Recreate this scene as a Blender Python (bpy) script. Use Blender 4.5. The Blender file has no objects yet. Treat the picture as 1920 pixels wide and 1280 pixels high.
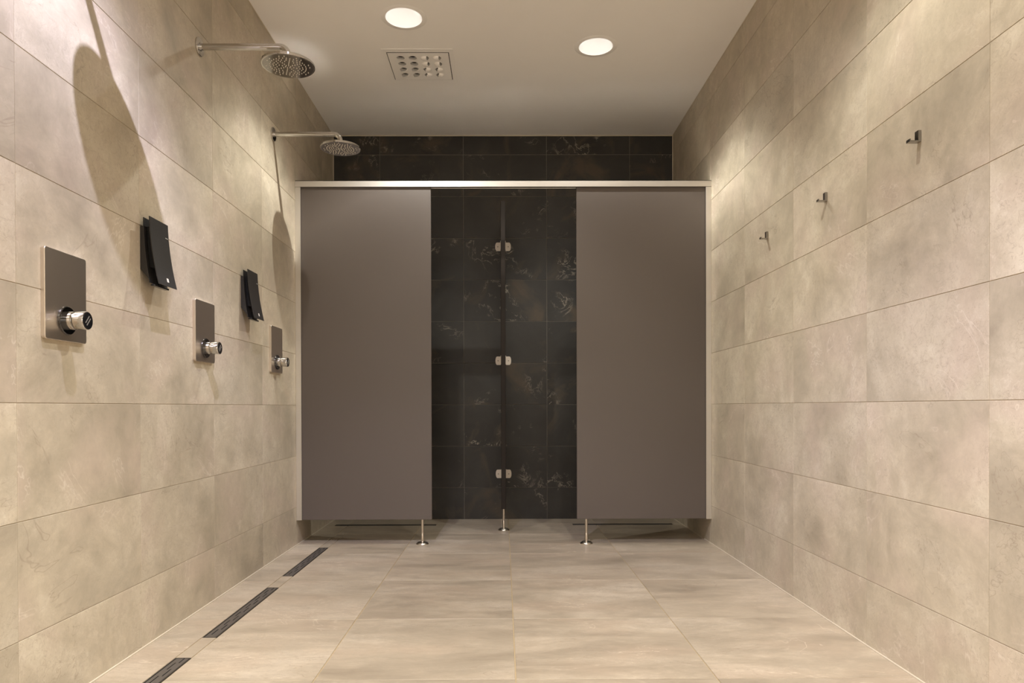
import bpy, bmesh, math, random
from mathutils import Matrix, Vector

random.seed(7)
S = bpy.context.scene
C = S.collection
PI = math.pi

# ------------------------------------------------------------------ room size (metres; x right, y into the room, z up)
XL, XR = -1.2196, 1.2269          # tiled faces of the side walls
YB, YF = 5.081, -1.23             # dark end wall, wall behind the camera
H = 2.765                         # ceiling
EYE = 0.8105

# ------------------------------------------------------------------ camera
cam_d = bpy.data.cameras.new('camera')
cam = bpy.data.objects.new('camera', cam_d)
C.objects.link(cam)
cam_d.sensor_fit = 'HORIZONTAL'
cam_d.sensor_width = 36.0
cam_d.lens = 1318.62 / 1920 * 36
cam_d.shift_x = (960 - 951.13) / 1920
cam_d.shift_y = (771.67 - 640) / 1920
cam_d.clip_start = 0.02
yaw, pitch, roll = 0.00544, -0.00697, 0.00275
A = Matrix(((math.cos(yaw), -math.sin(yaw), 0), (math.sin(yaw), math.cos(yaw), 0), (0, 0, 1)))
B = Matrix(((1, 0, 0), (0, math.cos(pitch), math.sin(pitch)), (0, -math.sin(pitch), math.cos(pitch))))
D = Matrix(((math.cos(roll), 0, -math.sin(roll)), (0, 1, 0), (math.sin(roll), 0, math.cos(roll))))
Rm = D @ B @ A
rot = Matrix((Rm[0], Rm[2], -Vector(Rm[1]))).transposed()
cam.matrix_world = Matrix.Translation((0, 0, EYE)) @ rot.to_4x4()
S.camera = cam

# ------------------------------------------------------------------ world, view
w = bpy.data.worlds.new('world')
S.world = w
w.use_nodes = True
w.node_tree.nodes['Background'].inputs[0].default_value = (0.0, 0.0, 0.0, 1)
w.node_tree.nodes['Background'].inputs[1].default_value = 0.0
S.view_settings.view_transform = 'Standard'
S.view_settings.look = 'None'
S.view_settings.gamma = 1
S.view_settings.use_curve_mapping = False
S.view_settings.exposure = 0.0
S.cycles.max_bounces = 8
S.cycles.diffuse_bounces = 6
S.cycles.glossy_bounces = 5
S.cycles.sample_clamp_indirect = 100.0
S.cycles.caustics_reflective = True
S.cycles.blur_glossy = 0.1
S.cycles.use_denoising = True
S.cycles.adaptive_threshold = 0.02

LAMP_POWER = 81.0
# x, y, colour, relative strength of every ceiling downlight
LAMPS = [
    (-0.495, 3.547, (1.0, 0.975, 0.90), 1.12),
    (0.507, 3.829, (1.0, 0.975, 0.90), 1.12),
    (-0.495, 1.62, (0.88, 0.87, 1.16), 2.3),
    (0.507, 1.90, (1.0, 0.975, 0.90), 1.0),
    (-0.495, -0.31, (1.0, 0.96, 0.90), 3.2),  # unseen lamp behind the camera, added as fill to brighten the room
    (0.507, -0.03, (1.0, 0.96, 0.90), 3.2),  # second added fill lamp, likewise out of view
]
# light distribution of the recessed reflectors: cosine from the downward axis -> intensity
PROFILE = [(0.0, 0.0), (0.25, 0.003), (0.40, 0.014), (0.50, 0.045), (0.585, 0.17), (0.66, 0.62), (0.73, 1.0), (0.85, 0.60), (1.0, 0.27)]


# ------------------------------------------------------------------ small helpers
def link(o, parent=None):
    C.objects.link(o)
    if parent is not None:
        o.parent = parent
    return o


def mobj(name, bm, mat, parent=None, loc=None, smooth=False, mats=None):
    me = bpy.data.meshes.new(name)
    bmesh.ops.recalc_face_normals(bm, faces=bm.faces[:])
    if smooth:
        for f in bm.faces:
            f.smooth = True
    bm.to_mesh(me)
    bm.free()
    for m in (mats or [mat]):
        me.materials.append(m)
    if smooth:
        try:
            me.set_sharp_from_angle(angle=math.radians(38))
        except Exception:
            pass
    o = bpy.data.objects.new(name, me)
    if loc is not None:
        o.location = loc
    return link(o, parent)


def empty(name, loc, label, cat, group=None, kind=None):
    o = bpy.data.objects.new(name, None)
    o.location = loc
    o.empty_display_size = 0.05
    tag(o, label, cat, group, kind)
    return link(o)


def tag(o, label=None, cat=None, group=None, kind=None):
    if label: o['label'] = label
    if cat: o['category'] = cat
    if group: o['group'] = group
    if kind: o['kind'] = kind
    return o


def box(bm, x0, x1, y0, y1, z0, z1, bevel=0.0, seg=1):
    vs = [bm.verts.new((x, y, z)) for x in (x0, x1) for y in (y0, y1) for z in (z0, z1)]
    idx = [(0, 1, 3, 2), (4, 6, 7, 5), (0, 4, 5, 1), (2, 3, 7, 6), (0, 2, 6, 4), (1, 5, 7, 3)]
    fs = [bm.faces.new([vs[i] for i in f]) for f in idx]
    if bevel:
        es = list({e for f in fs for e in f.edges})
        bmesh.ops.bevel(bm, geom=es, offset=bevel, segments=seg, affect='EDGES', profile=0.5)
    return bm


def lathe(bm, prof, n=48, axis='z', origin=(0, 0, 0), cap0=True, cap1=True):
    """prof: list of (radius, distance along axis)"""
    o = Vector(origin)
    rings = []
    for r, h in prof:
        ring = []
        for i in range(n):
            a = 2 * PI * i / n
            c, s = r * math.cos(a), r * math.sin(a)
            p = {'z': (c, s, h), 'x': (h, c, s), 'y': (c, h, s)}[axis]
            ring.append(bm.verts.new(o + Vector(p)))
        rings.append(ring)
    for a, b in zip(rings, rings[1:]):
        for i in range(n):
            j = (i + 1) % n
            bm.faces.new((a[i], a[j], b[j], b[i]))
    if cap0: bm.faces.new(rings[0])
    if cap1: bm.faces.new(rings[-1])
    return bm


def tube(bm, pts, r, n=24):
    pts = [Vector(p) for p in pts]
    rings = []
    for i, p in enumerate(pts):
        t = (pts[min(i + 1, len(pts) - 1)] - pts[max(i - 1, 0)]).normalized()
        u = Vector((0, 1, 0))
        v = t.cross(u).normalized()
        rings.append([bm.verts.new(p + r * (math.cos(2 * PI * k / n) * u + math.sin(2 * PI * k / n) * v)) for k in range(n)])
    for a, b in zip(rings, rings[1:]):
        for k in range(n):
            j = (k + 1) % n
            bm.faces.new((a[k], a[j], b[j], b[k]))
    bm.faces.new(rings[0]); bm.faces.new(rings[-1])
    return bm


def rounded_rect(wd, ht, r, n=6):
    pts = []
    for cx, cy, a0 in ((wd / 2 - r, ht / 2 - r, 0), (-wd / 2 + r, ht / 2 - r, PI / 2), (-wd / 2 + r, -ht / 2 + r, PI), (wd / 2 - r, -ht / 2 + r, 1.5 * PI)):
        for i in range(n + 1):
            a = a0 + PI / 2 * i / n
            pts.append((cx + r * math.cos(a), cy + r * math.sin(a)))
    return pts


def prism(bm, pts2, f, d0, d1):
    """extrude a 2-D outline between d0 and d1; f(u, v, d) -> 3-D point"""
    a = [bm.verts.new(f(u, v, d0)) for u, v in pts2]
    b = [bm.verts.new(f(u, v, d1)) for u, v in pts2]
    n = len(a)
    for i in range(n):
        j = (i + 1) % n
        bm.faces.new((a[i], a[j], b[j], b[i]))
    bm.faces.new(a); bm.faces.new(b)
    return bm


def sheet_with_holes(bm, xs, ys, holes, z, n=40, skip=()):
    """flat sheet made of the cells between xs and ys; a cell in holes gets a round hole of that radius (cell must be square-ish)"""
    for i in range(len(xs) - 1):
        for j in range(len(ys) - 1):
            if (i, j) in skip: continue
            x0, x1, y0, y1 = xs[i], xs[i + 1], ys[j], ys[j + 1]
            if (i, j) not in holes:
                bm.faces.new([bm.verts.new(p) for p in ((x0, y0, z), (x1, y0, z), (x1, y1, z), (x0, y1, z))])
                continue
            r = holes[(i, j)]
            cx, cy, hx, hy = (x0 + x1) / 2, (y0 + y1) / 2, (x1 - x0) / 2, (y1 - y0) / 2
            ang = [2 * PI * k / n + PI / 4 for k in range(n)]
            inn, out = [], []
            for a in ang:
                c, s = math.cos(a), math.sin(a)
                m = max(abs(c), abs(s))
                inn.append(bm.verts.new((cx + r * c, cy + r * s, z)))
                out.append(bm.verts.new((cx + hx * c / m, cy + hy * s / m, z)))
            for k in range(n):
                l = (k + 1) % n
                bm.faces.new((out[k], out[l], inn[l], inn[k]))
    bmesh.ops.remove_doubles(bm, verts=bm.verts[:], dist=1e-5)
    return bm


def copy_tree(o, parent=None):
    c = o.copy()
    C.objects.link(c)
    c.parent = parent
    for ch in list(o.children):
        copy_tree(ch, c)
    return c


# ------------------------------------------------------------------ materials
class NT:
    def __init__(self, name):
        self.m = bpy.data.materials.new(name)
        self.m.use_nodes = True
        self.t = self.m.node_tree
        self.p = self.t.nodes['Principled BSDF']

    def n(self, typ, **kw):
        nd = self.t.nodes.new(typ)
        for k, v in kw.items():
            if isinstance(k, str) and hasattr(nd, k):
                setattr(nd, k, v)
        return nd

    def l(self, a, b):
        self.t.links.new(a, b)

    def math(self, op, a, b=None, clamp=False):
        nd = self.n('ShaderNodeMath', operation=op, use_clamp=clamp)
        for i, x in enumerate((a, b)):
            if x is None: continue
            if isinstance(x, (int, float)): nd.inputs[i].default_value = x
            else: self.l(x, nd.inputs[i])
        return nd.outputs[0]

    def ramp(self, fac, stops):
        nd = self.n('ShaderNodeValToRGB')
        e = nd.color_ramp.elements
        while len(e) < len(stops): e.new(0.5)
        for el, (p, c) in zip(e, stops):
            el.position = p
            el.color = (c, c, c, 1) if isinstance(c, (int, float)) else (*c, 1)
        self.l(fac, nd.inputs[0])
        return nd.outputs[0]

    def mix(self, fac, a, b, mode='MIX'):
        nd = self.n('ShaderNodeMix', data_type='RGBA', blend_type=mode)
        for i, x in ((0, fac), (6, a), (7, b)):
            if isinstance(x, (int, float)): nd.inputs[i].default_value = x
            elif isinstance(x, tuple): nd.inputs[i].default_value = (*x, 1)
            else: self.l(x, nd.inputs[i])
        return nd.outputs[2]

    def noise(self, vec, scale, detail=4, rough=0.55, dist=0.0):
        nd = self.n('ShaderNodeTexNoise')
        nd.inputs['Scale'].default_value = scale
        nd.inputs['Detail'].default_value = detail
        nd.inputs['Roughness'].default_value = rough
        nd.inputs['Distortion'].default_value = dist
        self.l(vec, nd.inputs['Vector'])
        return nd.outputs[0]

    def tile_vec(self):
        tc = self.n('ShaderNodeTexCoord')
        oi = self.n('ShaderNodeObjectInfo')
        off = self.n('ShaderNodeCombineXYZ')
        for i, k in enumerate((37.3, 91.7, 53.1)):
            self.l(self.math('MULTIPLY', oi.outputs['Random'], k), off.inputs[i])
        add = self.n('ShaderNodeVectorMath', operation='ADD')
        self.l(tc.outputs['Object'], add.inputs[0])
        self.l(off.outputs[0], add.inputs[1])
        return add.outputs[0], oi.outputs['Random']

    def bump(self, h, strength, dist):
        nd = self.n('ShaderNodeBump')
        nd.inputs['Strength'].default_value = strength
        nd.inputs['Distance'].default_value = dist
        self.l(h, nd.inputs['Height'])
        self.l(nd.outputs[0], self.p.inputs['Normal'])


def simple(name, col, rough=0.5, metal=0.0, spec=0.5, noise=None):
    k = NT(name)
    k.p.inputs['Base Color'].default_value = (*col, 1)
    k.p.inputs['Roughness'].default_value = rough
    k.p.inputs['Metallic'].default_value = metal
    k.p.inputs['Specular IOR Level'].default_value = spec
    if noise:
        tc = k.n('ShaderNodeTexCoord')
        f = k.noise(tc.outputs['Object'], noise[0], 3)
        k.l(k.mix(f, tuple(c * (1 - noise[1]) for c in col), tuple(min(1, c * (1 + noise[1])) for c in col)), k.p.inputs['Base Color'])
    return k.m


def stone(name, lo, mid, hi, pink, rough, vein_dark, vein_light, stretch=None):
    k = NT(name)
    v, rnd = k.tile_vec()
    v0 = v
    if stretch:                             # bedding runs across the slab
        mp = k.n('ShaderNodeMapping')
        mp.inputs['Scale'].default_value = stretch
        k.l(v, mp.inputs['Vector'])
        v = mp.outputs[0]
    cloud = k.noise(v, 2.4, 6, 0.70, 0.5)
    col = k.ramp(cloud, [(0.33, lo), (0.50, mid), (0.67, hi)])
    # rosy and grey drifts share one coarse field
    drift = k.noise(v, 3.3, 2, 0.5, 0.4)
    col = k.mix(k.ramp(drift, [(0.50, 0.0), (0.68, 0.55)]), col, pink)
    col = k.mix(k.ramp(drift, [(0.30, 0.32), (0.45, 0.0)]), col, tuple(c * f for c, f in zip(lo, (0.96, 0.985, 1.01))))
    # pale wisps and dark hair cracks follow two level lines of one field
    wv = k.noise(v, 1.9, 5, 0.66, 1.0)
    wisp = k.ramp(k.math('ABSOLUTE', k.math('SUBTRACT', wv, 0.53)), [(0.0, 1.0), (0.007, 0.0)])
    crack = k.ramp(k.math('ABSOLUTE', k.math('SUBTRACT', wv, 0.44)), [(0.0, 1.0), (0.0045, 0.0)])
    col = k.mix(k.math('MULTIPLY', k.math('MULTIPLY', wisp, k.ramp(drift, [(0.50, 0.0), (0.64, 1.0)])), 0.42), col, vein_light)
    col = k.mix(k.math('MULTIPLY', k.math('MULTIPLY', crack, k.ramp(drift, [(0.44, 1.0), (0.56, 0.0)])), 0.55), col, vein_dark)
    # clusters of short curled pits, with shaded and lit flanks painted into the colour
    pv = k.noise(v, 38.0, 3, 0.62, 1.6)
    pm = k.ramp(cloud, [(0.44, 0.15), (0.58, 1.0)])
    pit = k.math('MULTIPLY', k.ramp(k.math('ABSOLUTE', k.math('SUBTRACT', pv, 0.40)), [(0.0, 1.0), (0.030, 0.0)]), pm)
    lit = k.math('MULTIPLY', k.ramp(k.math('ABSOLUTE', k.math('SUBTRACT', pv, 0.60)), [(0.0, 1.0), (0.030, 0.0)]), pm)
    col = k.mix(k.math('MULTIPLY', pit, 0.46), col, vein_dark)
    col = k.mix(k.math('MULTIPLY', lit, 0.26), col, vein_light)
    # mid-sized mottling
    mot = k.noise(v, 9.5, 4, 0.72, 0.3)
    col = k.mix(0.24, col, k.ramp(mot, [(0.30, 0.30), (0.50, 0.50), (0.70, 0.70)]), 'OVERLAY')
    # tile-to-tile tone
    tone = k.math('ADD', k.math('MULTIPLY', k.math('FRACT', k.math('MULTIPLY', rnd, 17.31)), 0.13), 0.93)
    cmb = k.n('ShaderNodeCombineColor')
    for i in range(3): k.l(tone, cmb.inputs[i])
    col = k.mix(1.0, col, cmb.outputs[0], 'MULTIPLY')
    k.l(col, k.p.inputs['Base Color'])
    k.l(k.ramp(cloud, [(0.3, rough - 0.06), (0.7, rough + 0.06)]), k.p.inputs['Roughness'])
    k.p.inputs['Specular IOR Level'].default_value = 0.4
    return k.m


def dark_stone(name):
    k = NT(name)
    v, rnd = k.tile_vec()
    base = k.ramp(k.noise(v, 3.0, 6, 0.6, 0.6), [(0.3, (0.020, 0.0185, 0.0165)), (0.7, (0.040, 0.0375, 0.0335))])
    br = k.ramp(k.noise(v, 2.7, 5, 0.6, 0.9), [(0.56, 0.0), (0.70, 0.8)])
    base = k.mix(br, base, (0.080, 0.060, 0.040))
    vn = k.noise(v, 5.0, 8, 0.68, 1.3)
    rd = k.ramp(k.math('ABSOLUTE', k.math('SUBTRACT', vn, 0.5)), [(0.0, 1.0), (0.016, 0.0)])
    vm = k.ramp(k.noise(v, 3.6, 3, 0.55, 0.5), [(0.57, 0.0), (0.68, 1.0)])
    base = k.mix(k.math('MULTIPLY', k.math('MULTIPLY', rd, vm), 0.9), base, (0.44, 0.39, 0.31))
    fl = k.ramp(k.noise(v, 34.0, 4, 0.6, 1.2), [(0.735, 0.0), (0.78, 0.5)])
    base = k.mix(fl, base, (0.25, 0.23, 0.2))
    k.l(base, k.p.inputs['Base Color'])
    k.p.inputs['Roughness'].default_value = 0.42
    k.p.inputs['Specular IOR Level'].default_value = 0.45
    k.bump(k.noise(v, 40, 3, 0.6), 0.08, 0.002)
    return k.m


def brushed(name, col, rough, axis):
    k = NT(name)
    tc = k.n('ShaderNodeTexCoord')
    mp = k.n('ShaderNodeMapping')
    mp.inputs['Scale'].default_value = [900 if i != axis else 6 for i in range(3)]
    k.l(tc.outputs['Object'], mp.inputs['Vector'])
    f = k.noise(mp.outputs[0], 1.0, 2)
    k.l(k.ramp(f, [(0.3, rough - 0.02), (0.7, rough + 0.02)]), k.p.inputs['Roughness'])
    k.p.inputs['Base Color'].default_value = (*col, 1)
    k.p.inputs['Metallic'].default_value = 1.0
    return k.m


def emission(name, col, strength):
    k = NT(name)
    k.p.inputs['Base Color'].default_value = (0.8, 0.8, 0.8, 1)
    k.p.inputs['Emission Color'].default_value = (*col, 1)
    k.p.inputs['Emission Strength'].default_value = strength
    return k.m


M_WALL = stone('beige_stone_wall_tile', (0.385, 0.334, 0.252), (0.496, 0.435, 0.332), (0.595, 0.530, 0.418), (0.54, 0.448, 0.362), 0.44, (0.30, 0.24, 0.18), (0.76, 0.70, 0.60))
M_FLOOR = stone('beige_stone_floor_tile', (0.312, 0.258, 0.190), (0.425, 0.358, 0.268), (0.530, 0.458, 0.358), (0.45, 0.358, 0.265), 0.36, (0.28, 0.21, 0.15), (0.76, 0.67, 0.53), stretch=(0.55, 1.35, 1.0))
M_DARK = dark_stone('black_marble_tile')
M_GROUT = simple('beige_grout', (0.50, 0.43, 0.33), 0.9, noise=(60, 0.15))
M_FGROUT = simple('floor_grout', (0.46, 0.36, 0.215), 0.9, noise=(60, 0.15))
M_DGROUT = simple('dark_grout', (0.20, 0.18, 0.15), 0.9, noise=(60, 0.15))
M_SEAL = simple('sealant', (0.62, 0.55, 0.44), 0.5, noise=(30, 0.05))
M_CEIL = simple('white_ceiling_paint', (0.95, 0.93, 0.90), 0.9, spec=0.2, noise=(7, 0.015))
M_PAINT = simple('white_lacquer', (0.95, 0.93, 0.90), 0.5, noise=(30, 0.01))
M_CHROME = simple('chrome', (0.56, 0.55, 0.53), 0.05, 1.0)
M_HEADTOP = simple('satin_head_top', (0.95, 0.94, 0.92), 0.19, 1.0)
M_HOOK = simple('hook_chrome', (0.36, 0.35, 0.335), 0.12, 1.0)
M_CHROME_D = simple('dark_chrome', (0.10, 0.10, 0.105), 0.08, 1.0)
M_STEEL = brushed('brushed_steel', (0.70, 0.635, 0.56), 0.33, 2)
M_STEEL_V = brushed('satin_steel', (0.62, 0.57, 0.50), 0.28, 2)
M_ALU = brushed('anodised_aluminium', (0.72, 0.70, 0.665), 0.42, 0)
M_PANEL = simple('taupe_laminate', (0.090, 0.073, 0.063), 0.42, spec=0.75, noise=(400, 0.05))
M_PEDGE = simple('panel_edge', (0.016, 0.012, 0.0095), 0.45, spec=0.2, noise=(200, 0.06))
M_BLACK = simple('black_powder_coat', (0.020, 0.018, 0.017), 0.46, noise=(200, 0.1))
M_BLACKG = simple('black_gloss', (0.010, 0.010, 0.011), 0.08, spec=0.6)
M_GRATE = simple('dark_drain_metal', (0.115, 0.102, 0.090), 0.42, 0.3, noise=(80, 0.12))
M_GRATE2 = simple('drain_frame_metal', (0.045, 0.040, 0.036), 0.5, 0.4, noise=(80, 0.12))
M_VOID = simple('black_void', (0.004, 0.004, 0.004), 0.9)
M_DUCT = simple('vent_duct', (0.022, 0.018, 0.015), 0.8)
M_NOZ = simple('nozzle_rubber', (0.62, 0.58, 0.50), 0.5)
M_LIGHTGREY = simple('pale_grey_print', (0.55, 0.54, 0.52), 0.5)
M_MARK = simple('dim_mark', (0.22, 0.21, 0.19), 0.4)
M_STICKER = simple('white_sticker', (0.80, 0.76, 0.70), 0.4)
M_BRACKET = simple('pale_grey_bracket', (0.66, 0.60, 0.525), 0.35, 0.35)
M_SCREW = simple('screw_metal', (0.24, 0.21, 0.18), 0.4, 0.7)
M_LED = emission('lamp_lens', (1.0, 0.97, 0.93), 11.0)
M_REFL = simple('reflector_white', (0.86, 0.85, 0.83), 0.25, 0.0)

# ------------------------------------------------------------------ tiled setting
TT = 0.002     # how far tiles stand proud of the grout
_tile_mesh = {}


def tile_mesh(wd, ht, t, bev, mat):
    key = (round(wd, 4), round(ht, 4), t, bev, mat.name)
    if key in _tile_mesh: return _tile_mesh[key]
    bm = bmesh.new()
    a, b = wd / 2, ht / 2
    def ring(a, b, z): return [bm.verts.new(p) for p in ((-a, -b, z), (a, -b, z), (a, b, z), (-a, b, z))]
    r0, r1, r2 = ring(a, b, 0), ring(a, b, t - bev), ring(a - bev, b - bev, t)
    for p, q in ((r0, r1), (r1, r2)):
        for i in range(4):
            j = (i + 1) % 4
            bm.faces.new((p[i], p[j], q[j], q[i]))
    bm.faces.new(r2); bm.faces.new(r0[::-1])
    me = bpy.data.meshes.new('tile')
    bm.to_mesh(me); bm.free()
    me.materials.append(mat)
    _tile_mesh[key] = me
    return me


def tiles(parent, us, vs, frame, mat, gap_u=0.002, gap_v=0.002, t=TT, bev=0.0008, skip=None):
    """frame = (origin, u, v, n): tile centre = origin + u*cu + v*cv, origin on the grout face"""
    o, u, v, n = [Vector(x) for x in frame]
    rotm = Matrix((u, v, n)).transposed().to_4x4()
    for i in range(len(us) - 1):
        for j in range(len(vs) - 1):
            if skip and skip(i, j): continue
            u0, u1, v0, v1 = us[i] + gap_u / 2, us[i + 1] - gap_u / 2, vs[j] + gap_v / 2, vs[j + 1] - gap_v / 2
            ob = bpy.data.objects.new('tile', tile_mesh(u1 - u0, v1 - v0, t, bev, mat))
            ob.matrix_basis = Matrix.Translation(o + u * (u0 + u1) / 2 + v * (v0 + v1) / 2) @ rotm
            link(ob, parent)


rows = [0.0] + [0.2235 + 0.3 * k for k in range(9)] + [H]
cols = [1.77 + 0.6 * k for k in range(-3, 6)] + [YB]

bm = bmesh.new(); box(bm, XL - 0.12, XL - TT, YF, YB + 0.12, -0.1, H + 0.25)
wl = tag(mobj('wall_left', bm, M_GROUT), 'wall of large beige stone tiles carrying the showers', kind='structure')
tiles(wl, cols, rows, ((XL - TT, 0, 0), (0, 1, 0), (0, 0, 1), (1, 0, 0)), M_WALL, gap_u=0.0012, bev=0.0006)

bm = bmesh.new(); box(bm, XR + TT, XR + 0.12, YF, YB + 0.12, -0.1, H + 0.25)
wr = tag(mobj('wall_right', bm, M_GROUT), 'wall of large beige stone tiles carrying the hooks', kind='structure')
tiles(wr, [-c for c in cols[::-1]], rows, ((XR + TT, 0, 0), (0, -1, 0), (0, 0, 1), (-1, 0, 0)), M_WALL, gap_u=0.0012, bev=0.0006)

bm = bmesh.new(); box(bm, XL - TT, XR + TT, YB + TT, YB + 0.12, -0.1, H + 0.25)
wb = tag(mobj('wall_back', bm, M_DGROUT), 'end wall of black marble tiles behind the shower cubicles', kind='structure')
bx = [XL] + [-0.885 + 0.6 * k for k in range(4)] + [XR]
brows = [0.0] + [0.227 + 0.3 * k for k in range(9)] + [H]
tiles(wb, bx, brows, ((0, YB + TT, 0), (1, 0, 0), (0, 0, 1), (0, -1, 0)), M_DARK, gap_u=0.003, gap_v=0.003)

bm = bmesh.new(); box(bm, XL - TT, XR + TT, YF - 0.12, YF, -0.1, H + 0.25)
tag(mobj('wall_front', bm, M_CEIL), 'white painted wall behind the viewpoint', kind='structure')

FT = 0.003
bm = bmesh.new(); box(bm, XL - TT, XR + TT, YF, YB + TT, -0.1, -FT)
fl = tag(mobj('floor', bm, M_FGROUT), 'floor of large beige stone tiles', kind='structure')
fx = [-1.0135, -0.5654, 0.0346, 0.6346, XR]
fy = [2.0884 + 0.6 * k for k in range(-4, 5)]
FR = ((0, 0, -FT), (1, 0, 0), (0, 1, 0), (0, 0, 1))
kw = dict(gap_u=0.004, gap_v=0.002, t=FT)
tiles(fl, fx, fy, FR, M_FLOOR, **kw)
tiles(fl, [XL, -1.0665], fy + [YB], FR, M_FLOOR, **kw)
# short infill pieces between the three long drains
DR = [(1.595, 2.281), (2.481, 3.168), (3.381, 4.065)]
tiles(fl, [-1.0665, -1.0135], [0.9, DR[0][0]], FR, M_FLOOR, **kw)
for a, b in ((DR[0][1], DR[1][0]), (DR[1][1], DR[2][0]), (DR[2][1], 4.4884)):
    tiles(fl, [-1.0665, -1.0135], [a, b], FR, M_FLOOR, **kw)
# floor inside the cubicles, cut around the two cross drains
CY0, CY1 = 4.812, 4.866
CD = [(-1.158, -0.465), (0.474, 1.163)]
tiles(fl, [-1.0665] + fx[1:], [4.4884, CY0], FR, M_FLOOR, **kw)
tiles(fl, [-1.0665] + fx[1:], [CY1, YB], FR, M_FLOOR, **kw)
tiles(fl, [CD[0][1], 0.0346, CD[1][0]], [CY0, CY1], FR, M_FLOOR, **kw)
tiles(fl, [CD[1][1], XR], [CY0, CY1], FR, M_FLOOR, **kw)
# the left strip tile in the last bay is replaced by pieces around the drain end
for ob in list(fl.children):
    if ob.location.x < -1.07 and ob.location.y > 4.5 and ob.dimensions.y > 0.3:
        bpy.data.objects.remove(ob)
tiles(fl, [XL, -1.0665], [4.4884, CY0], FR, M_FLOOR, **kw)
tiles(fl, [XL, -1.0665], [CY1, YB], FR, M_FLOOR, **kw)
tiles(fl, [XL, CD[0][0]], [CY0, CY1], FR, M_FLOOR, **kw)

# ceiling with openings for the downlights and the vent
VX0, VX1, VY0, VY1 = -0.640, -0.296, 3.888, 4.212
xs = sorted({XL - 0.01, XR + 0.01, VX0, VX1} | {round(x + s * 0.13, 5) for x in (-0.495, 0.507) for s in (-1, 1)})
ys = sorted({YF, YB + 0.01, VY0, VY1} | {round(l[1] + s * 0.13, 5) for l in LAMPS for s in (-1, 1)})
holes, skip = {}, set()
bm = bmesh.new()
# lamp openings and vent share columns, so the sheet is made strip by strip
def strip(x0, x1, lamps, vent):
    cut = sorted({YF, YB + 0.01} | {y + s * 0.13 for (_, y, _, _) in lamps for s in (-1, 1)} | ({VY0, VY1} if vent else set()))
    for a, b in zip(cut, cut[1:]):
        lam = [l for l in lamps if abs((a + b) / 2 - l[1]) < 0.01]
        if lam:
            sheet_with_holes(bm, [x0, lam[0][0] - 0.13, lam[0][0] + 0.13, x1], [a, b], {(1, 0): 0.104}, H)
        elif vent and abs(a - VY0) < 1e-6:
            sheet_with_holes(bm, [x0, VX0, VX1, x1], [a, b], {}, H, skip={(1, 0)})
        else:
            sheet_with_holes(bm, [x0, x1], [a, b], {}, H)
strip(XL - 0.01, 0.0, [l for l in LAMPS if l[0] < 0], True)
strip(0.0, XR + 0.01, [l for l in LAMPS if l[0] > 0], False)
tag(mobj('ceiling', bm, M_CEIL), 'smooth white painted ceiling', kind='structure')
bm = bmesh.new(); box(bm, XL - 0.12, XR + 0.12, YF - 0.12, YB + 0.12, H + 0.26, H + 0.30)
tag(mobj('ceiling_slab', bm, M_VOID), kind='structure')

# sealant joints
def trim(k, x0, x1, y0, y1, z0, z1):
    b = bmesh.new(); box(b, x0, x1, y0, y1, z0, z1)
    tag(mobj('trim_%d' % k, b, M_SEAL), kind='structure')
trim(1, XL, XL + 0.005, 0.0, YB - 0.003, 0.0002, 0.004)
trim(2, XR - 0.005, XR, 0.0, YB - 0.003, 0.0002, 0.004)
trim(3, XL + 0.004, XR - 0.004, YB - 0.006, YB, H - 0.006, H - 0.0005)
trim(4, XL, XL + 0.004, YB - 0.005, YB, 0.004, H - 0.0005)
trim(5, XR - 0.004, XR, YB - 0.005, YB, 0.004, H - 0.0005)
trim(6, XL, XL + 0.003, 0.0, YB - 0.006, H - 0.003, H - 0.0005)
trim(7, XR - 0.003, XR, 0.0, YB - 0.006, H - 0.003, H - 0.0005)

# ------------------------------------------------------------------ cubicle front: rail, two panels, wall channels, feet
scr = empty('cubicle_screen', (0, 4.157, 0), 'taupe shower cubicle front with two wide panels under a silver top rail', 'partition', kind='thing')
def sc(name, bm, mat, parent=scr, smooth=False, mats=None):
    o = mobj(name, bm, mat, parent, smooth=smooth, mats=mats)
    if parent is scr: o.location = (0, -4.157, 0)
    return o
for x0, x1 in ((XL + 0.006, -0.424), (0.433, XR - 0.006)):
    bm = bmesh.new(); box(bm, x0, x1, 4.150, 4.164, 0.147, 2.112, bevel=0.0012)
    sc('panel', bm, M_PANEL)
bm = bmesh.new()   # inverted channel
for a in ((4.137, 4.140, 2.103, 2.139), (4.174, 4.177, 2.103, 2.139), (4.137, 4.177, 2.136, 2.139)):
    box(bm, XL + 0.0005, XR - 0.0005, a[0], a[1], a[2], a[3])
rail = sc('top_rail', bm, M_ALU)
tag(rail, 'silver aluminium top rail')
bm = bmesh.new(); box(bm, -0.423, 0.432, 4.1405, 4.1735, 2.1045, 2.107)
mobj('cover_strip', bm, M_ALU, rail)
for x0, x1 in ((XL + 0.0005, XL + 0.032), (XR - 0.032, XR - 0.0005)):
    bm = bmesh.new()
    for y0, y1 in ((4.138, 4.1445), (4.1695, 4.176)):
        box(bm, x0, x1, y0, y1, 0.146, 2.102, bevel=0.0008)
    wx = (x0, x0 + 0.003) if x0 < 0 else (x1 - 0.003, x1)
    box(bm, wx[0], wx[1], 4.1445, 4.1695, 0.146, 2.102)
    tag(sc('wall_channel', bm, M_ALU), 'silver aluminium wall channel')


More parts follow.
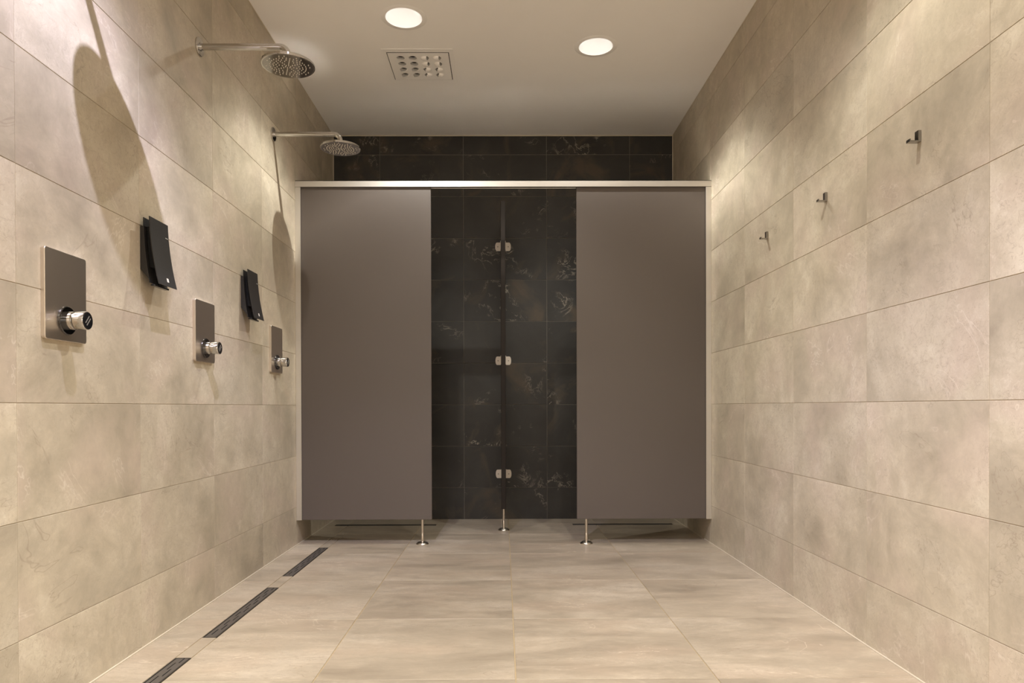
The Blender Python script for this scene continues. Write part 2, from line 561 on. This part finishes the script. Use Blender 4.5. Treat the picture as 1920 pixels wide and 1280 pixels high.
def foot(parent, x, y, ztop, offs):
    bm = bmesh.new()
    lathe(bm, [(0.0, 0.0), (0.036, 0.0), (0.037, 0.003), (0.034, 0.008), (0.026, 0.013), (0.014, 0.0165), (0.0115, 0.018)], 40, origin=(x, y, 0.0), cap0=False)
    b = mobj('support_foot', bm, M_STEEL_V, parent, smooth=True)
    b.location = offs
    tag(b, 'satin steel adjustable foot')
    bm = bmesh.new(); lathe(bm, [(0.0098, 0.017), (0.0098, 0.062), (0.0088, 0.064), (0.0082, 0.064), (0.0082, ztop)], 28, origin=(x, y, 0.0))
    mobj('pole', bm, M_STEEL_V, b, smooth=True)
foot(scr, -0.481, 4.157, 0.1465, (0, -4.157, 0))
foot(scr, 0.489, 4.157, 0.1465, (0, -4.157, 0))

# divider between the two cubicles
dv = empty('cubicle_divider', (0, 4.62, 0), 'dark panel seen edge-on dividing the two cubicles, clamped to the black wall', 'partition', kind='thing')
bm = bmesh.new(); box(bm, -0.0145, 0.0145, 4.45, 5.078, 0.163, 2.11, bevel=0.0015)
o = mobj('panel', bm, M_PEDGE, dv); o.location = (0, -4.62, 0)
for zc in (1.963, 1.143, 0.327):
    bm = bmesh.new()
    for s in (-1, 1):
        out = [(0.019, -0.0305), (0.044, -0.0305)] + [(0.044 + 0.0125 * math.sin(a) , -0.0305 * math.cos(a)) for a in [PI * k / 10 for k in range(1, 10)]] + [(0.044, 0.0305), (0.019, 0.0305)]
        out = [(s * u, v) for u, v in out]
        prism(bm, out, lambda u, v, d: (u, d, zc + v), YB - 0.006, YB - 0.0002)
        box(bm, min(s * 0.0148, s * 0.0195), max(s * 0.0148, s * 0.0195), YB - 0.045, YB - 0.0002, zc - 0.027, zc + 0.034)
    b = mobj('wall_bracket', bm, M_BRACKET, dv); b.location = (0, -4.62, 0)
    tag(b, 'pale grey wall bracket')
    for s in (-1, 1):
        bm = bmesh.new(); lathe(bm, [(0.0042, YB - 0.0075), (0.0042, YB - 0.0058)], 16, 'y', (s * 0.0375, 0, zc))
        mobj('screw', bm, M_SCREW, b)
foot(dv, 0.0, 4.62, 0.163, (0, -4.62, 0))

# ------------------------------------------------------------------ rain showers
def rain_shower(y, label):
    t = empty('rain_shower', (XL, y, 2.259), label, 'shower head', 'chrome rain showers along the wall')
    L = 0.3576
    bm = bmesh.new(); lathe(bm, [(0.0, 0.0002), (0.0365, 0.0002), (0.0365, 0.005), (0.0345, 0.0075), (0.016, 0.0085), (0.016, 0.012)], 48, 'x', cap0=False)
    mobj('wall_flange', bm, M_CHROME, t, smooth=True)
    R = 0.034
    pts = [(0.008, 0, 0)] + [(L - R, 0, 0)] + [(L - R + R * math.sin(a), 0, -R + R * math.cos(a)) for a in [PI / 2 * k / 10 for k in range(1, 11)]] + [(L, 0, -0.052)]
    bm = bmesh.new(); tube(bm, pts, 0.0125, 32)
    mobj('arm', bm, M_CHROME, t, smooth=True)
    bm = bmesh.new(); lathe(bm, [(0.0135, -0.058), (0.0135, -0.044), (0.0128, -0.0435)], 32, origin=(L, 0, 0))
    mobj('collar', bm, M_CHROME, t, smooth=True)
    zt = -0.058
    bm = bmesh.new()
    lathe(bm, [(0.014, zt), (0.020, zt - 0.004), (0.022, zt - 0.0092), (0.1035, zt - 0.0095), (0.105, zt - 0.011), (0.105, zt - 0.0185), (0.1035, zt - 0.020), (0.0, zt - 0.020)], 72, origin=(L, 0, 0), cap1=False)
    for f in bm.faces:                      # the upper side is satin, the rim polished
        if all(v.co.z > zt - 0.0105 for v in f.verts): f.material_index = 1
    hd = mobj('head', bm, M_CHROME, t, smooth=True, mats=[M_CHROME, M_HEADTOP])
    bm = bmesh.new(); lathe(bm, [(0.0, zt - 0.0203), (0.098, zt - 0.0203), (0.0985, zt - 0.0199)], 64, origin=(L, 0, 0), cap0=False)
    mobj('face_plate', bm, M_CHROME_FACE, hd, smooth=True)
    bm = bmesh.new()
    spots = []
    for k in range(8):                      # straight spokes
        a = PI / 8 + k * PI / 4
        for r in (0.022, 0.034, 0.046, 0.058, 0.070): spots.append((r, a))
    for k in range(8):                      # fans between the spokes
        a = k * PI / 4
        for r, d in ((0.044, 0), (0.056, 0.16), (0.056, -0.16), (0.070, 0.0), (0.070, 0.2), (0.070, -0.2), (0.085, 0.12), (0.085, -0.12)): spots.append((r, a + d))
    for k in range(6): spots.append((0.010, k * PI / 3))
    for r, a in spots:
        c = (L + r * math.cos(a), r * math.sin(a), zt - 0.0203)
        lathe(bm, [(0.0022, 0.0), (0.0015, -0.003)], 8, origin=c, cap0=False)
    tag(mobj('nozzles', bm, M_NOZ, hd), kind='stuff')
    return t

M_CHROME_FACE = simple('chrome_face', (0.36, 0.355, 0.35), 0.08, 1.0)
sh = rain_shower(2.842, 'large chrome rain shower on a wall arm, the one nearer the viewer')
s2 = copy_tree(sh); s2.location.y = 3.748
s2['label'] = 'smaller-looking chrome rain shower on a wall arm, next to the cubicle rail'
s3 = copy_tree(sh); s3.location.y = 1.936
s3['label'] = 'chrome rain shower on a wall arm above the foremost valve plate, beyond the picture edge'

# ------------------------------------------------------------------ shower valves
def shower_valve(y, label):
    t = empty('shower_valve', (XL, y, 1.1175), label, 'shower valve', 'steel shower valves along the wall')
    bm = bmesh.new()
    W, HT, T = 0.185, 0.245, 0.0112
    a = [bm.verts.new((0.0003, u, v)) for u, v in rounded_rect(W, HT, 0.008, 5)]
    b = [bm.verts.new((T - 0.0015, u, v)) for u, v in rounded_rect(W, HT, 0.008, 5)]
    c = [bm.verts.new((T, u, v)) for u, v in rounded_rect(W - 0.003, HT - 0.003, 0.0068, 5)]
    n = len(a)
    for p, q in ((a, b), (b, c)):
        for i in range(n):
            bm.faces.new((p[i], p[(i + 1) % n], q[(i + 1) % n], q[i]))
    bm.faces.new(a); bm.faces.new(c)
    mobj('cover_plate', bm, M_STEEL, t)
    zk = -0.0655
    o = (0, 0.0, zk)
    bm = bmesh.new(); lathe(bm, [(0.0, T), (0.0395, T), (0.0395, T + 0.004), (0.0375, T + 0.006), (0.025, T + 0.006)], 56, 'x', o, cap0=False, cap1=False)
    mobj('escutcheon', bm, M_CHROME_D, t, smooth=True)
    bm = bmesh.new(); lathe(bm, [(0.0255, T + 0.004), (0.0255, T + 0.013), (0.0240, T + 0.0135), (0.0240, T + 0.0145), (0.0255, T + 0.015), (0.0252, T + 0.022), (0.0225, T + 0.024)], 56, 'x', o)
    mobj('neck', bm, M_CHROME, t, smooth=True)
    # grip with three flattened flanks
    bm = bmesh.new()
    n = 72
    rings = []
    for r, h, k in ((0.0222, 0.034, 0.0), (0.0240, 0.038, 0.05), (0.0252, 0.044, 0.10), (0.0254, 0.056, 0.06), (0.0254, 0.0668, 0.0), (0.0244, 0.0690, 0.0), (0.0225, 0.0692, 0.0)):
        ring = []
        for i in range(n):
            a_ = 2 * PI * i / n
            f = max(0.0, math.cos(3 * (a_ - 0.5))) ** 3
            rr = r * (1 - k * f)
            ring.append(bm.verts.new((h, rr * math.cos(a_), zk + rr * math.sin(a_))))
        rings.append(ring)
    for p, q in zip(rings, rings[1:]):
        for i in range(n): bm.faces.new((p[i], p[(i + 1) % n], q[(i + 1) % n], q[i]))
    bm.faces.new(rings[0]); bm.faces.new(rings[-1])
    kn = mobj('knob', bm, M_CHROME, t, smooth=True)
    bm = bmesh.new(); lathe(bm, [(0.0228, 0.0690), (0.0226, 0.0700), (0.0, 0.0703)], 56, 'x', o, cap1=False)
    tag(mobj('cap', bm, M_BLACKG, kn, smooth=True), 'glossy black end cap')
    bm = bmesh.new()
    for d in (-0.0030, 0.0030):            # two slanted bars printed on the cap
        q = [(-0.010 + d, -0.009 - d), (-0.0075 + d, -0.011 - d), (0.010 + d, 0.009 - d), (0.0075 + d, 0.011 - d)]
        prism(bm, q, lambda u, v, e: (e, u, zk + v), 0.0700, 0.0705)
    mobj('bar_mark', bm, M_MARK, kn)
    return t

v1 = shower_valve(1.9555, 'largest brushed steel valve plate with chrome knob, nearest the viewer')
v2 = copy_tree(v1); v2.location.y = 2.863
v2['label'] = 'middle brushed steel valve plate with chrome knob, between the two black dispensers'
v3 = copy_tree(v1); v3.location.y = 3.766
v3['label'] = 'smallest-looking brushed steel valve plate with chrome knob, beside the cubicle front'

# ------------------------------------------------------------------ soap dispensers
def lerp_curve(pts, z):
    for (z0, x0), (z1, x1) in zip(pts, pts[1:]):
        if (z0 - z) * (z1 - z) <= 0:
            return x0 + (x1 - x0) * (z - z0) / (z1 - z0)
    return pts[-1][1]

def smooth_curve(pts, n=16):
    # quadratic fit through the measured side outline: x = a + b s + c s^2, s from the top
    z0, z1 = pts[0][0], pts[-1][0]
    import itertools
    ss = [((z0 - z) / (z0 - z1), x) for z, x in pts]
    xt, xb = pts[0][1], pts[-1][1]
    num = sum((x - xt - (xb - xt) * s) * (s * s - s) for s, x in ss)
    den = sum((s * s - s) ** 2 for s, x in ss)
    c = num / den
    return [(z0 + (z1 - z0) * k / n, xt + (xb - xt) * (k / n) + c * ((k / n) ** 2 - k / n)) for k in range(n + 1)]

def dispenser(y, label):
    t = empty('soap_dispenser', (XL, y, 1.34), label, 'soap dispenser', 'black soap dispensers between the valves')
    zr = 1.34
    front = [(z - zr, x - XL) for z, x in smooth_curve([(1.454, -1.185), (1.402, -1.182), (1.333, -1.175), (1.278, -1.165), (1.228, -1.154)])]
    back = [(z - zr, x - XL) for z, x in smooth_curve([(1.450, -1.205), (1.347, -1.201), (1.278, -1.193), (1.231, -1.185)])]
    def plate(curve, y0, y1, th):
        bm = bmesh.new()
        out = [(x, z) for z, x in curve] + [(x - th, z) for z, x in curve[::-1]]
        prism(bm, out, lambda u, v, d: (u, d, v), y0, y1)
        return bm
    fp = mobj('front_plate', plate(front, 0.0, 0.129, 0.003), M_BLACK, t)
    mobj('back_plate', plate(back, 0.0, 0.124, 0.0025), M_BLACK, t)
    # wall housing whose underside slopes outward
    bm = bmesh.new()
    bx_ = [(0.0003, 1.421 - zr), (0.0003, 1.278 - zr), (0.029, 1.243 - zr)]
    edge = [(x - 0.0027, z) for z, x in back[::-1] if 1.243 - zr < z < 1.421 - zr]
    out = bx_ + edge + [(lerp_curve(back, 1.421 - zr) - 0.0027, 1.421 - zr)]
    prism(bm, out, lambda u, v, d: (u, d, v), 0.004, 0.119)
    mobj('housing', bm, M_BLACK, t)
    # container between the plates
    bm = bmesh.new()
    ins = [(x - 0.0032, z) for z, x in front if z < 0.095] 
    outb = [(x + 0.0002, z) for z, x in back if z < 0.095]
    prism(bm, ins[:-4] + outb[::-1][4:], lambda u, v, d: (u, d, v), 0.022, 0.102)
    mobj('container', bm, M_VOID, t)
    # push lever below
    bm = bmesh.new(); box(bm, 0.030, 0.046, 0.012, 0.112, 1.222 - zr, 1.2285 - zr, bevel=0.002, seg=2)
    box(bm, 0.032, 0.040, 0.050, 0.074, 1.2285 - zr, 1.262 - zr)
    mobj('push_lever', bm, M_BLACKG, t)
    bm = bmesh.new()
    for a, b in ((1.257, 1.2435),):
        xa, xb = lerp_curve(front, a - zr), lerp_curve(front, b - zr)
        vs = [bm.verts.new(p) for p in ((xa + 0.0004, 0.064, a - zr), (xa + 0.0004, 0.078, a - zr), (xb + 0.0004, 0.078, b - zr), (xb + 0.0004, 0.064, b - zr))]
        bm.faces.new(vs)
    mobj('sticker', bm, M_STICKER, fp)
    bm = bmesh.new()
    xa = lerp_curve(front, 1.404 - zr) + 0.0005
    for k in range(5):
        yk = 0.103 + k * 0.0042
        vs = [bm.verts.new(p) for p in ((xa, yk, 1.4055 - zr), (xa, yk + 0.003, 1.4055 - zr), (xa + 0.0002, yk + 0.003, 1.4025 - zr), (xa + 0.0002, yk, 1.4025 - zr))]
        bm.faces.new(vs)
    mobj('name_mark', bm, M_LIGHTGREY, fp)
    return t

d1 = dispenser(2.370, 'larger-looking matt black curved soap dispenser, beside the nearest steel valve plate')
d2 = copy_tree(d1); d2.location.y = 3.2765
d2['label'] = 'smaller-looking matt black curved soap dispenser, beside the valve plate next to the cubicle'

# ------------------------------------------------------------------ floor drains
def drain(length):
    """runs along local y from 0 to length, centred on x = 0; top at z = 0"""
    t = empty('floor_drain', (0, 0, 0), '', 'drain', 'slotted linear floor drains')
    W = 0.0505
    bm = bmesh.new()
    box(bm, -W / 2, W / 2, 0.001, length - 0.001, -0.0029, -0.0022)
    mobj('tray', bm, M_VOID, t)  # thin black sheet; its colour stands in for the shade below the slots
    bm = bmesh.new()
    for x0, x1 in ((-W / 2, -W / 2 + 0.004), (W / 2 - 0.004, W / 2)):
        box(bm, x0, x1, 0.001, length - 0.001, -0.0022, 0.0002)
    for y0, y1 in ((0.001, 0.004), (length - 0.004, length - 0.001)):
        box(bm, -W / 2 + 0.004, W / 2 - 0.004, y0, y1, -0.0022, 0.0002)
    mobj('frame', bm, M_GRATE2, t)
    # cover with two staggered rows of slots
    bm = bmesh.new()
    xa, xb = -W / 2 + 0.0055, W / 2 - 0.0055
    z0, z1 = -0.0020, -0.0004
    y0, y1 = 0.0055, length - 0.0055
    s = 0.0042                      # slot width
    r1, r2 = -0.0058, 0.0058        # slot rows
    for a, b in ((xa, r1 - s / 2), (r1 + s / 2, r2 - s / 2), (r2 + s / 2, xb)):
        box(bm, a, b, y0, y1, z0, z1)
    pitch_, slot = 0.110, 0.058
    for row, ph in ((r1, 0.0), (r2, 0.055)):
        y = y0
        start = y0 + 0.030 + ph
        while True:
            e = min(start, y1)
            if e > y: box(bm, row - s / 2, row + s / 2, y, e, z0, z1)
            if e >= y1: break
            y = min(start + slot, y1)
            start += pitch_
            if y >= y1: break
    mobj('grate', bm, M_GRATE, t)
    return t

g1 = drain(DR[0][1] - DR[0][0]); g1.location = (-1.040, DR[0][0], 0)
g1['label'] = 'dark slotted floor drain cut off by the bottom edge of the picture'
g2 = drain(DR[1][1] - DR[1][0]); g2.location = (-1.040, DR[1][0], 0)
g2['label'] = 'dark slotted floor drain in the middle of the row of three along the shower wall'
g3 = drain(DR[2][1] - DR[2][0]); g3.location = (-1.040, DR[2][0], 0)
g3['label'] = 'dark slotted floor drain of the shower row that ends at the cubicle front'
for (x0, x1), lb in zip(CD, ('narrow dark drain inside the cubicle on the shower-wall side', 'narrow dark drain inside the cubicle on the hook-wall side')):
    g = drain(x1 - x0 - 0.002)
    g.rotation_euler = (0, 0, -PI / 2)
    g.location = (x0 + 0.001, (CY0 + CY1) / 2, 0)
    g['label'] = lb

# ------------------------------------------------------------------ hooks
def hook(y, label):
    t = empty('wall_hook', (XR, y, 1.585), label, 'hook', 'chrome hooks on the tiled wall')
    bm = bmesh.new(); box(bm, -0.0094, -0.0002, 0, 0.0185, -0.0005, 0.0330, bevel=0.0004)
    mobj('wall_plate', bm, M_HOOK, t)
    bm = bmesh.new(); box(bm, -0.0345, -0.0096, 0, 0.0185, -0.0005, 0.0032)
    arm = mobj('hook_arm', bm, M_HOOK, t)
    bm = bmesh.new(); box(bm, -0.0345, -0.0310, 0, 0.0185, 0.0033, 0.0080, bevel=0.0003)
    mobj('tip', bm, M_HOOK, arm)
    return t
h1 = hook(2.059, 'largest-looking square chrome hook, highest of the three on the tiled wall')
h2 = copy_tree(h1); h2.location.y = 2.656
h2['label'] = 'middle one of the three square chrome hooks on the tiled wall'
h3 = copy_tree(h1); h3.location.y = 3.251
h3['label'] = 'smallest-looking square chrome hook, the one closest to the cubicle front'

# ------------------------------------------------------------------ ceiling vent
vt = empty('ceiling_vent', ((VX0 + VX1) / 2, (VY0 + VY1) / 2, H), 'square white ceiling vent with sixteen small round scoops', 'vent')
hx, hy = (VX1 - VX0) / 2, (VY1 - VY0) / 2
bm = bmesh.new()
def ring_frame(bm, ox, oy, ix, iy, z0, z1):
    box(bm, -ox, ox, -oy, -iy, z0, z1); box(bm, -ox, ox, iy, oy, z0, z1)
    box(bm, -ox, -ix, -iy, iy, z0, z1); box(bm, ix, ox, -iy, iy, z0, z1)
ring_frame(bm, hx + 0.024, hy + 0.034, hx + 0.0005, hy + 0.0005, -0.0028, -0.0003)
mobj('flange', bm, M_PAINT, vt)
# face plate with sixteen holes
P = 0.0655
PX, PY = 0.0725, 0.0665
hxs = [-hx + 0.003] + [(-1.5 + k) * P - 0.0275 for k in range(1)] 
cx = [(-1.5 + k) * 0.068 for k in range(4)]
cyv = [(-1.5 + k) * 0.067 for k in range(4)]
gx = [-hx + 0.0035] + [c + s * 0.0335 for c in cx for s in (-1, 1)] + [hx - 0.0035]
gy = [-hy + 0.0035] + [c + s * 0.0330 for c in cyv for s in (-1, 1)] + [hy - 0.0035]
hol = {(1 + 2 * i, 1 + 2 * j): 0.0225 for i in range(4) for j in range(4)}
bm = bmesh.new(); sheet_with_holes(bm, gx, gy, hol, -0.0035, n=24)
for i in range(4):
    for j in range(4):
        lathe(bm, [(0.0225, -0.0035), (0.0225, 0.012)], 24, origin=(cx[i], cyv[j], 0), cap0=False, cap1=False)
bmesh.ops.remove_doubles(bm, verts=bm.verts[:], dist=1e-5)
face = mobj('face_plate', bm, M_PAINT, vt)
bm = bmesh.new()
box(bm, -hx, hx, -hy, hy, 0.10, 0.105)
for a in ((-hx, -hx + 0.003, -hy, hy), (hx - 0.003, hx, -hy, hy), (-hx, hx, -hy, -hy + 0.003), (-hx, hx, hy - 0.003, hy)):
    box(bm, a[0], a[1], a[2], a[3], -0.002, 0.10)
mobj('duct', bm, M_DUCT, vt)
for i in range(4):
    for j in range(4):
        # quadrant decides which way the scoop opens
        ph = {(0, 0): (0.25, -1.0), (1, 0): (1.0, -0.15), (0, 1): (-0.5, -1.0), (1, 1): (-1.0, -0.25)}[(i // 2, j // 2)]
        l_ = math.hypot(*ph); ph = (ph[0] / l_, ph[1] / l_)
        bm = bmesh.new()
        r, nn, na = 0.0228, 6, 24
        grid = [[bm.verts.new((r * k / nn * math.cos(2 * PI * a / na), r * k / nn * math.sin(2 * PI * a / na), -0.011 * math.sqrt(max(0, 1 - (k / nn) ** 2)))) for a in range(na)] for k in range(1, nn + 1)]
        for k in range(nn - 1):
            for a in range(na):
                q = (grid[k][a], grid[k][(a + 1) % na], grid[k + 1][(a + 1) % na], grid[k + 1][a])
                m_ = sum((v.co for v in q), Vector()) / 4
                if m_.x * ph[0] + m_.y * ph[1] < (0.10 if i < 2 else 0.50) * r: bm.faces.new(q)
        bm.faces.new(grid[0])
        for v in [v for v in bm.verts if not v.link_faces]: bm.verts.remove(v)
        o = mobj('scoop', bm, M_PAINT, face, smooth=True)
        o.location = (cx[i], cyv[j], -0.0035)

# ------------------------------------------------------------------ downlights
LD = None
def lamp_nodes(light):
    light.use_nodes = True
    nt = light.node_tree
    em = nt.nodes['Emission']
    geo = nt.nodes.new('ShaderNodeNewGeometry')
    sep = nt.nodes.new('ShaderNodeSeparateXYZ')
    neg = nt.nodes.new('ShaderNodeMath'); neg.operation = 'MULTIPLY'; neg.inputs[1].default_value = -1.0
    rp = nt.nodes.new('ShaderNodeValToRGB')
    e = rp.color_ramp.elements
    while len(e) < len(PROFILE): e.new(0.5)
    for el, (p, c) in zip(e, PROFILE):
        el.position = p; el.color = (c, c, c, 1)
    nt.links.new(geo.outputs['Incoming'], sep.inputs[0])
    nt.links.new(sep.outputs[2], neg.inputs[0])
    nt.links.new(neg.outputs[0], rp.inputs[0])
    nt.links.new(rp.outputs[0], em.inputs['Strength'])

def downlight(x, y, colr, k, label):
    t = empty('downlight', (x, y, H), label, 'ceiling light', 'round recessed ceiling downlights')
    bm = bmesh.new(); lathe(bm, [(0.0915, 0.002), (0.0915, -0.0025), (0.114, -0.0015), (0.116, -0.0003)], 64, cap0=False, cap1=False)
    mobj('trim_ring', bm, M_PAINT, t, smooth=True)
    bm = bmesh.new(); lathe(bm, [(0.0912, 0.0), (0.0905, 0.012), (0.084, 0.040), (0.070, 0.064), (0.046, 0.080), (0.036, 0.082)], 64, cap0=False, cap1=False)
    mobj('reflector', bm, M_REFL, t, smooth=True)
    bm = bmesh.new(); lathe(bm, [(0.0, 0.076), (0.037, 0.0815)], 48, cap0=False, cap1=False)
    mobj('lamp_lens', bm, M_LED, t)
    ld = bpy.data.lights.new('downlight_source', 'POINT')
    ld.energy = LAMP_POWER * k
    ld.color = colr
    ld.shadow_soft_size = 0.010
    lamp_nodes(ld)
    lo = bpy.data.objects.new('downlight_source', ld)
    lo.location = (0, 0, 0.006)
    link(lo, t)
    return t

labels = ['bright round recessed downlight in the ceiling on the shower side, above the square vent',
          'bright round recessed downlight in the ceiling on the hook side, further from the vent',
          'round recessed downlight above the foremost shower, beyond the top edge',
          'round recessed downlight above the nearest hook, beyond the top edge',
          'added unseen fill downlight behind the viewpoint on the shower side',
          'added unseen fill downlight behind the viewpoint on the hook side']
for (x, y, c, k), lb in zip(LAMPS, labels):
    downlight(x, y, c, k, lb)
